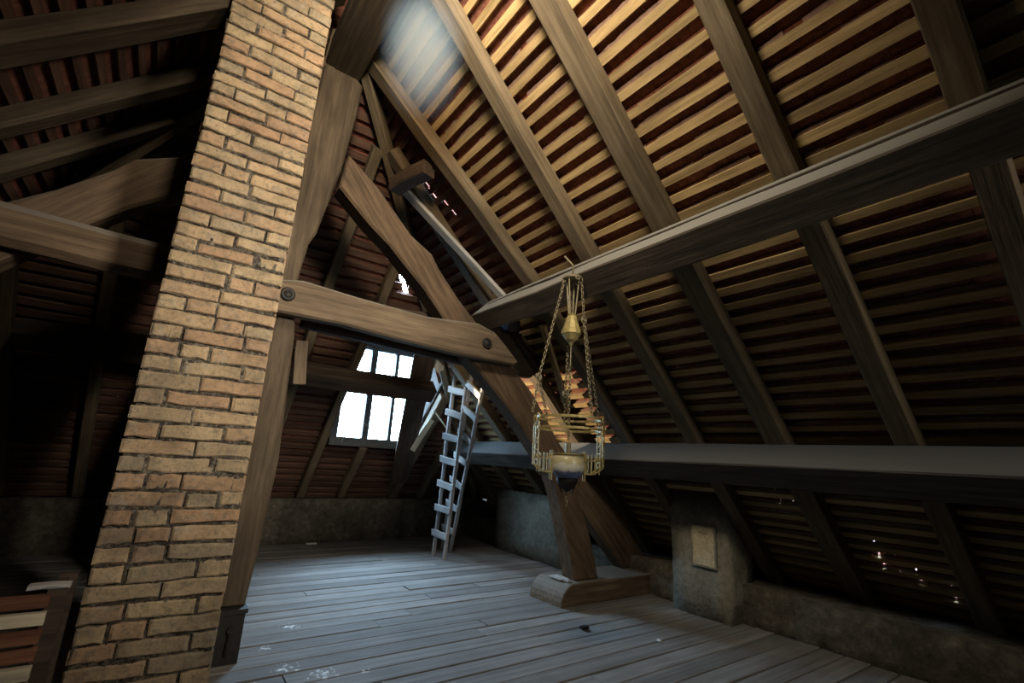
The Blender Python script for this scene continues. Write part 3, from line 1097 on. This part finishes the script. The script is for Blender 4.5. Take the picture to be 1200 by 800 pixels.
b = MB()
b.lathe([(0.012, 1.985 - LZ), (0.05, 1.985 - LZ), (0.055, 1.993 - LZ), (0.05, 2.0 - LZ), (0.02, 2.006 - LZ)], 16)
b.tube([(0, 0, 2.0 - LZ), (0.0, 0, 2.07 - LZ), (-0.05, 0.02, 2.12 - LZ)], 0.006, 6)
for a in (0.3, 2.4, 4.5):
    b.torus(Matrix.Translation((0.05 * math.cos(a), 0.05 * math.sin(a), 1.985 - LZ)) @ Matrix.Rotation(math.pi / 2, 4, 'X'), 0.014, 0.004, 10, 5)
b.build('crown', 'chain_metal', lamp, True)
b = MB()
for a in (0.6, 1.9, 3.4, 5.1):
    b.tube([(0.038 * math.cos(a), 0.038 * math.sin(a), 1.985 - LZ), (0.018 * math.cos(a), 0.018 * math.sin(a), 1.77 - LZ)], 0.0045, 5)
b.build('rods', 'chain_metal', lamp)
b = MB()
n = 10
prof = [(0.012, 1.79), (0.026, 1.785), (0.022, 1.775), (0.028, 1.768), (0.048, 1.70), (0.053, 1.695), (0.055, 1.672), (0.050, 1.668), (0.032, 1.640), (0.014, 1.628), (0.006, 1.610)]
b.lathe([(r_, z - LZ) for r_, z in prof], n)
b.build('counterweight', 'brass', lamp)
b = MB()
b.tube([(0, 0, 1.615 - LZ), (0, 0, 1.50 - LZ)], 0.0035, 5)
b.build('hook', 'chain_metal', lamp)
b = MB()
b.tube([(0, 0, 1.10 - LZ), (0, 0, 1.04 - LZ)], 0.014, 8)
b.build('stem', 'chain_metal', lamp)


def chain(p0, p1, sag=0.0, link_l=0.026):
    p0, p1 = Vector(p0), Vector(p1)
    L = (p1 - p0).length
    n_ = max(2, int(L / (link_l * 0.72)))
    b = MB()
    d = (p1 - p0).normalized()
    for i in range(n_):
        c_ = p0.lerp(p1, (i + 0.5) / n_)
        a = Vector((1, 0, 0)) if i % 2 else Vector((0, 1, 0))
        y_ = d.cross(a).normalized()
        x_ = y_.cross(d)
        M = Matrix(((d.x, x_.x, y_.x, c_.x), (d.y, x_.y, y_.y, c_.y), (d.z, x_.z, y_.z, c_.z), (0, 0, 0, 1)))
        b.torus(M, 0.0075, 0.0027, 8, 4, 1.65)
    return b.build('chain', 'chain_metal', lamp, True)


RING = 0.168
# image-right direction in plan, and depth direction
rx, ry = 0.82, -0.573
fx, fy = 0.573, 0.82


def pol(u, w, z):
    return (u * rx + w * fx, u * ry + w * fy, z - LZ)


kl = pol(-0.165, 0.0, 1.43)
kr = pol(0.062, -0.03, 1.745)
kb = pol(-0.01, 0.10, 1.36)
chain(pol(-0.045, 0, 1.985), kl)
chain(pol(0.045, -0.02, 1.985), kr)
chain(pol(0.0, 0.04, 1.985), kb)
for e in (pol(-0.19, -0.03, 1.245), pol(-0.105, 0.10, 1.235)):
    chain(kl, e)
for e in (pol(0.10, -0.10, 1.235), pol(0.165, 0.06, 1.235)):
    chain(kr, e)
chain(kb, pol(0.0, 0.165, 1.22))
chain(pol(0.0, 0.02, 1.50), pol(0.0, 0.0, 1.10))
for q in (kl, kr, kb):
    b = MB()
    b.torus(Matrix.Translation(q) @ Matrix.Rotation(math.pi / 2, 4, 'X'), 0.018, 0.0045, 12, 5)
    b.tube([(q[0] - 0.02, q[1], q[2] + 0.012), (q[0] + 0.02, q[1], q[2] - 0.012)], 0.006, 6)
    b.build('pulley', 'chain_metal', lamp, True)
for zz in (1.222, 1.168):
    b = MB()
    b.loft([[(r_ * math.cos(a), r_ * math.sin(a), zz + h - LZ) for r_, h in ((RING - 0.004, -0.006), (RING + 0.004, -0.006), (RING + 0.004, 0.006), (RING - 0.004, 0.006))] for a in [2 * math.pi * i / 40 for i in range(40)]], closed=True)
    b.build('ring', 'brass', lamp)


def bracket(ang):
    ca, sa = math.cos(ang), math.sin(ang)
    tx, ty = -sa, ca

    def q(r_, s_, z):
        return (r_ * ca + s_ * tx, r_ * sa + s_ * ty, z - LZ)
    b = MB()
    R_ = RING + 0.012
    for s_ in (-0.016, 0.016):
        b.tube([q(R_, s_, 1.19), q(R_, s_, 0.985)], 0.0035, 5)
    Mx = Matrix(((tx, 0, ca, 0), (ty, 0, sa, 0), (0, 1, 0, 0), (0, 0, 0, 1)))
    for z, r_ in ((1.215, 0.020), (1.17, 0.014), (1.10, 0.012), (1.02, 0.013)):
        b.torus(Matrix.Translation(q(R_, 0, z)) @ Mx, r_, 0.004, 12, 5)
    for z in (1.19, 1.145, 1.055, 0.985):
        b.tube([q(R_, -0.02, z), q(R_, 0.02, z)], 0.0035, 5)
    # arm from the foot of the panel in to the bowl
    arc = [q(R_ + (0.085 - R_) * f, 0, 0.985 - 0.035 * math.sin(f * 2.2)) for f in [i / 6 for i in range(7)]]
    b.tube(arc, 0.004, 5)
    arc2 = [q(R_ + (0.085 - R_) * f, 0, 1.035 - 0.02 * math.sin(f * 3.0)) for f in [i / 6 for i in range(7)]]
    b.tube(arc2, 0.0035, 5)
    for f in (0.2, 0.42, 0.64, 0.88):
        r_ = R_ + (0.085 - R_) * f
        b.tube([q(r_, 0, 1.045), q(r_, 0, 0.95)], 0.003, 5)
    b.tube([q(0.09, 0, 1.06), q(0.09, 0, 0.915)], 0.004, 5)
    return b.build('bracket', 'brass', lamp)


base = math.atan2(ry, rx)
for a in (math.pi + 0.42, math.pi - 0.35, 0.35, -0.42):
    bracket(base + a)
b = MB()
b.lathe([(0.062, 0.050), (0.080, 0.048), (0.086, 0.036), (0.090, 0.015), (0.088, -0.012), (0.078, -0.036), (0.062, -0.052), (0.056, -0.058)], 24)
o = b.build('bowl', 'porcelain', lamp, True)
o.location = (0, 0, 0.985 - LZ)
o['label'] = 'white and blue painted porcelain bowl'
b = MB()
b.torus(Matrix.Translation((0, 0, 1.043 - LZ)), 0.078, 0.006, 24, 6)
b.build('bowl_rim', 'dull_brass', lamp, True)
b = MB()
b.lathe([(0.056, 0.930 - LZ), (0.05, 0.905 - LZ), (0.036, 0.885 - LZ), (0.016, 0.868 - LZ), (0.010, 0.86 - LZ)], 16)
for s_ in (-1, 1):
    b.tube([(s_ * 0.05 * rx, s_ * 0.05 * ry, 0.912 - LZ), (s_ * 0.022 * rx, s_ * 0.022 * ry, 0.855 - LZ)], 0.004, 5)
b.build('bowl_cup', 'iron', lamp, True)
chain((0, 0, 0.862 - LZ), (0, 0, 0.79 - LZ))

# ------------------------------------------------------------------ crate at the left edge
crate = empty('slatted_crate', (-0.34, 2.0, 0), 'dark slatted crate of reddish boards beside the left foot of the chimney', 'crate')
b = MB()
rn = random.Random(9)
z = 0.02
while z < 0.555:
    h = 0.030
    off = rn.uniform(-0.006, 0.006)
    sl = MB()
    sl.box((-0.26 + rn.uniform(-0.02, 0.02), -0.12 + off, z), (0.175, -0.095 + off, z + h))
    sl.build('slat', 'red_wood' if rn.random() < 0.65 else 'pale_wood', crate)
    z += 0.043
for x0, x1, y0_, y1_ in ((0.165, 0.208, -0.095, -0.05), (0.165, 0.208, 0.10, 0.14), (-0.26, -0.22, -0.095, -0.05), (-0.26, -0.22, 0.10, 0.14)):
    p_ = MB()
    p_.box((x0, y0_, 0), (x1, y1_, 0.575))
    p_.build('corner_post', 'dark_wood', crate)
for zz in range(8):
    p_ = MB()
    p_.box((0.168, -0.05, 0.03 + zz * 0.07), (0.19, 0.10, 0.075 + zz * 0.07))
    p_.build('slat', 'dark_wood', crate)  # dark wood paints the shade on the crate's side face
p_ = MB()
p_.box((-0.24, -0.09, 0.0), (0.165, 0.12, 0.02))
p_.build('bottom_board', 'red_wood', crate)
o = timber('board_scrap', (-0.22, 1.93, 0.583), (-0.13, 1.93, 0.583), 0.05, 0.012, 'grey_wood', seg=2, rnd=rn)
tag(o, 'short pale board scrap on top of the crate corner', 'board')

# ------------------------------------------------------------------ loose boards, scraps, painted sun flecks
def board(p0, p1, w, h, mat, label, up=(0, 0, 1), name='loose_board', cat='board'):
    o = timber(name, p0, p1, w, h, mat, up=up, seg=3, jit=0.003, ch=0.003, rnd=rn)
    return tag(o, label, cat)


board((2.163, 4.78, 1.03), (2.317, 4.70, 1.365), 0.055, 0.014, 'pale_wood', 'pale plank slanting against the roof right of the dormer window', up=(0, -1, 0.3))
board((2.255, 4.55, 1.455), (2.48, 4.58, 1.25), 0.012, 0.018, 'pale_wood', 'thin pale stick near the top of the upright ladder', up=(0, -1, 0))
board((2.06, 2.56, 1.945), (2.56, 2.83, 1.46), 0.05, 0.03, 'batten_wood', 'warm lit loose batten below the upper purlin', up=(S2, 0, S2))
board((1.10, 3.08, 2.90), (1.90, 2.76, 2.12), 0.07, 0.03, 'grey_wood', 'grey board nailed askew behind the first upper rafter', up=(S2, 0, S2))
board((0.575, 3.02, 1.62), (0.60, 3.02, 1.36), 0.07, 0.03, 'beam_wood', 'short grey board hanging beside the post below the collar', up=(0, -1, 0))
board((2.33, 5.42, 0.66), (1.90, 4.12, 1.96), 0.22, 0.022, 'dark_wood', 'wide dark board fixed against the roof just right of the dormer window', up=(0, S2, S2))
b = MB()
b.add([(2.03, 4.28, 2.0), (2.10, 4.26, 1.99), (2.22, 4.30, 2.02), (2.18, 4.27, 1.84), (2.11, 4.25, 1.80), (2.05, 4.27, 1.86), (2.06, 4.30, 2.0), (2.18, 4.30, 1.9)], [(0, 1, 4, 5), (1, 2, 3, 4), (6, 1, 4), (1, 7, 3)])
o = b.build('hanging_cloth', 'cloth')
tag(o, 'torn pale cloth hanging at the top right of the dormer window', 'cloth')
sol = o.modifiers.new('thickness', 'SOLIDIFY')
sol.thickness = 0.006


def scrap(x, y, sx, sy, label):  # thin white pieces standing in for sun flecks on the floor
    b = MB()
    b.loft([[(x - sx, y - sy, z), (x + sx * 0.8, y - sy * 1.1, z), (x + sx, y + sy * 0.7, z), (x - sx * 0.7, y + sy, z)] for z in (0.006, 0.012)])
    tag(b.build('sun_fleck', 'fleck_white'), label, 'scrap')


scrap(1.50, 5.62, 0.06, 0.04, 'small painted sun fleck on the floor by the back wall')
scrap(2.617, 2.016, 0.012, 0.012, 'tiny painted sun fleck on the floor in front of the pier with plate')
b = MB()
b.box((2.33, 2.36, 0.004), (2.38, 2.39, 0.02))
tag(b.build('wood_crumb', 'iron'), 'small black crumb on the floor in front of the floor block', 'scrap')
b = MB()
rn2 = random.Random(4)
for i in range(26):
    zz_ = 1.15 + rn2.uniform(0, 0.4)
    c_ = Vector((1.47 + rn2.uniform(-0.04, 0.08), 6.18 - zz_ - 0.16 + rn2.uniform(-0.04, 0.02), zz_))
    e_ = c_ + Vector((rn2.uniform(-0.09, 0.12), rn2.uniform(-0.06, 0.0), rn2.uniform(-0.12, 0.06)))
    b.tube([c_, (c_ + e_) / 2 + Vector((0, 0, -0.01)), e_], 0.0012, 3)
o = b.build('cobweb', 'web')
tag(o, 'dusty cobweb strands left of the dormer window', 'cobweb', kind='stuff')

# ------------------------------------------------------------------ dust hanging in the light under the ridge
m = bpy.data.materials.new('dust')
m.use_nodes = True
nt = m.node_tree
nt.nodes.clear()
o_ = nt.nodes.new('ShaderNodeOutputMaterial')
vs_ = nt.nodes.new('ShaderNodeVolumeScatter')
vs_.inputs['Color'].default_value = (0.50, 0.72, 1.0, 1)
tc_ = nt.nodes.new('ShaderNodeTexCoord')
ln_ = nt.nodes.new('ShaderNodeVectorMath')
ln_.operation = 'LENGTH'
mr_ = nt.nodes.new('ShaderNodeMapRange')
mr_.interpolation_type = 'SMOOTHSTEP'
mr_.inputs['From Min'].default_value = 1.0
mr_.inputs['From Max'].default_value = 0.1
mr_.inputs['To Max'].default_value = 3.2
nt.links.new(tc_.outputs['Object'], ln_.inputs[0])
nt.links.new(ln_.outputs['Value'], mr_.inputs['Value'])
nt.links.new(mr_.outputs[0], vs_.inputs['Density'])
nt.links.new(vs_.outputs[0], o_.inputs['Volume'])
MATS['dust'] = m
b = MB()
b.lathe([(math.sin(a), math.cos(a)) for a in [math.pi * i / 12 for i in range(13)]], 20)
dust = b.build('dust_haze', 'dust')
dust.matrix_world = Matrix.Translation((0.73, 2.03, 3.12)) @ Matrix.Rotation(-0.35, 4, 'X') @ Matrix.Diagonal((0.23, 0.30, 0.58, 1))
tag(dust, 'pale blue dusty haze hanging in the light below the ridge', 'haze', kind='stuff')
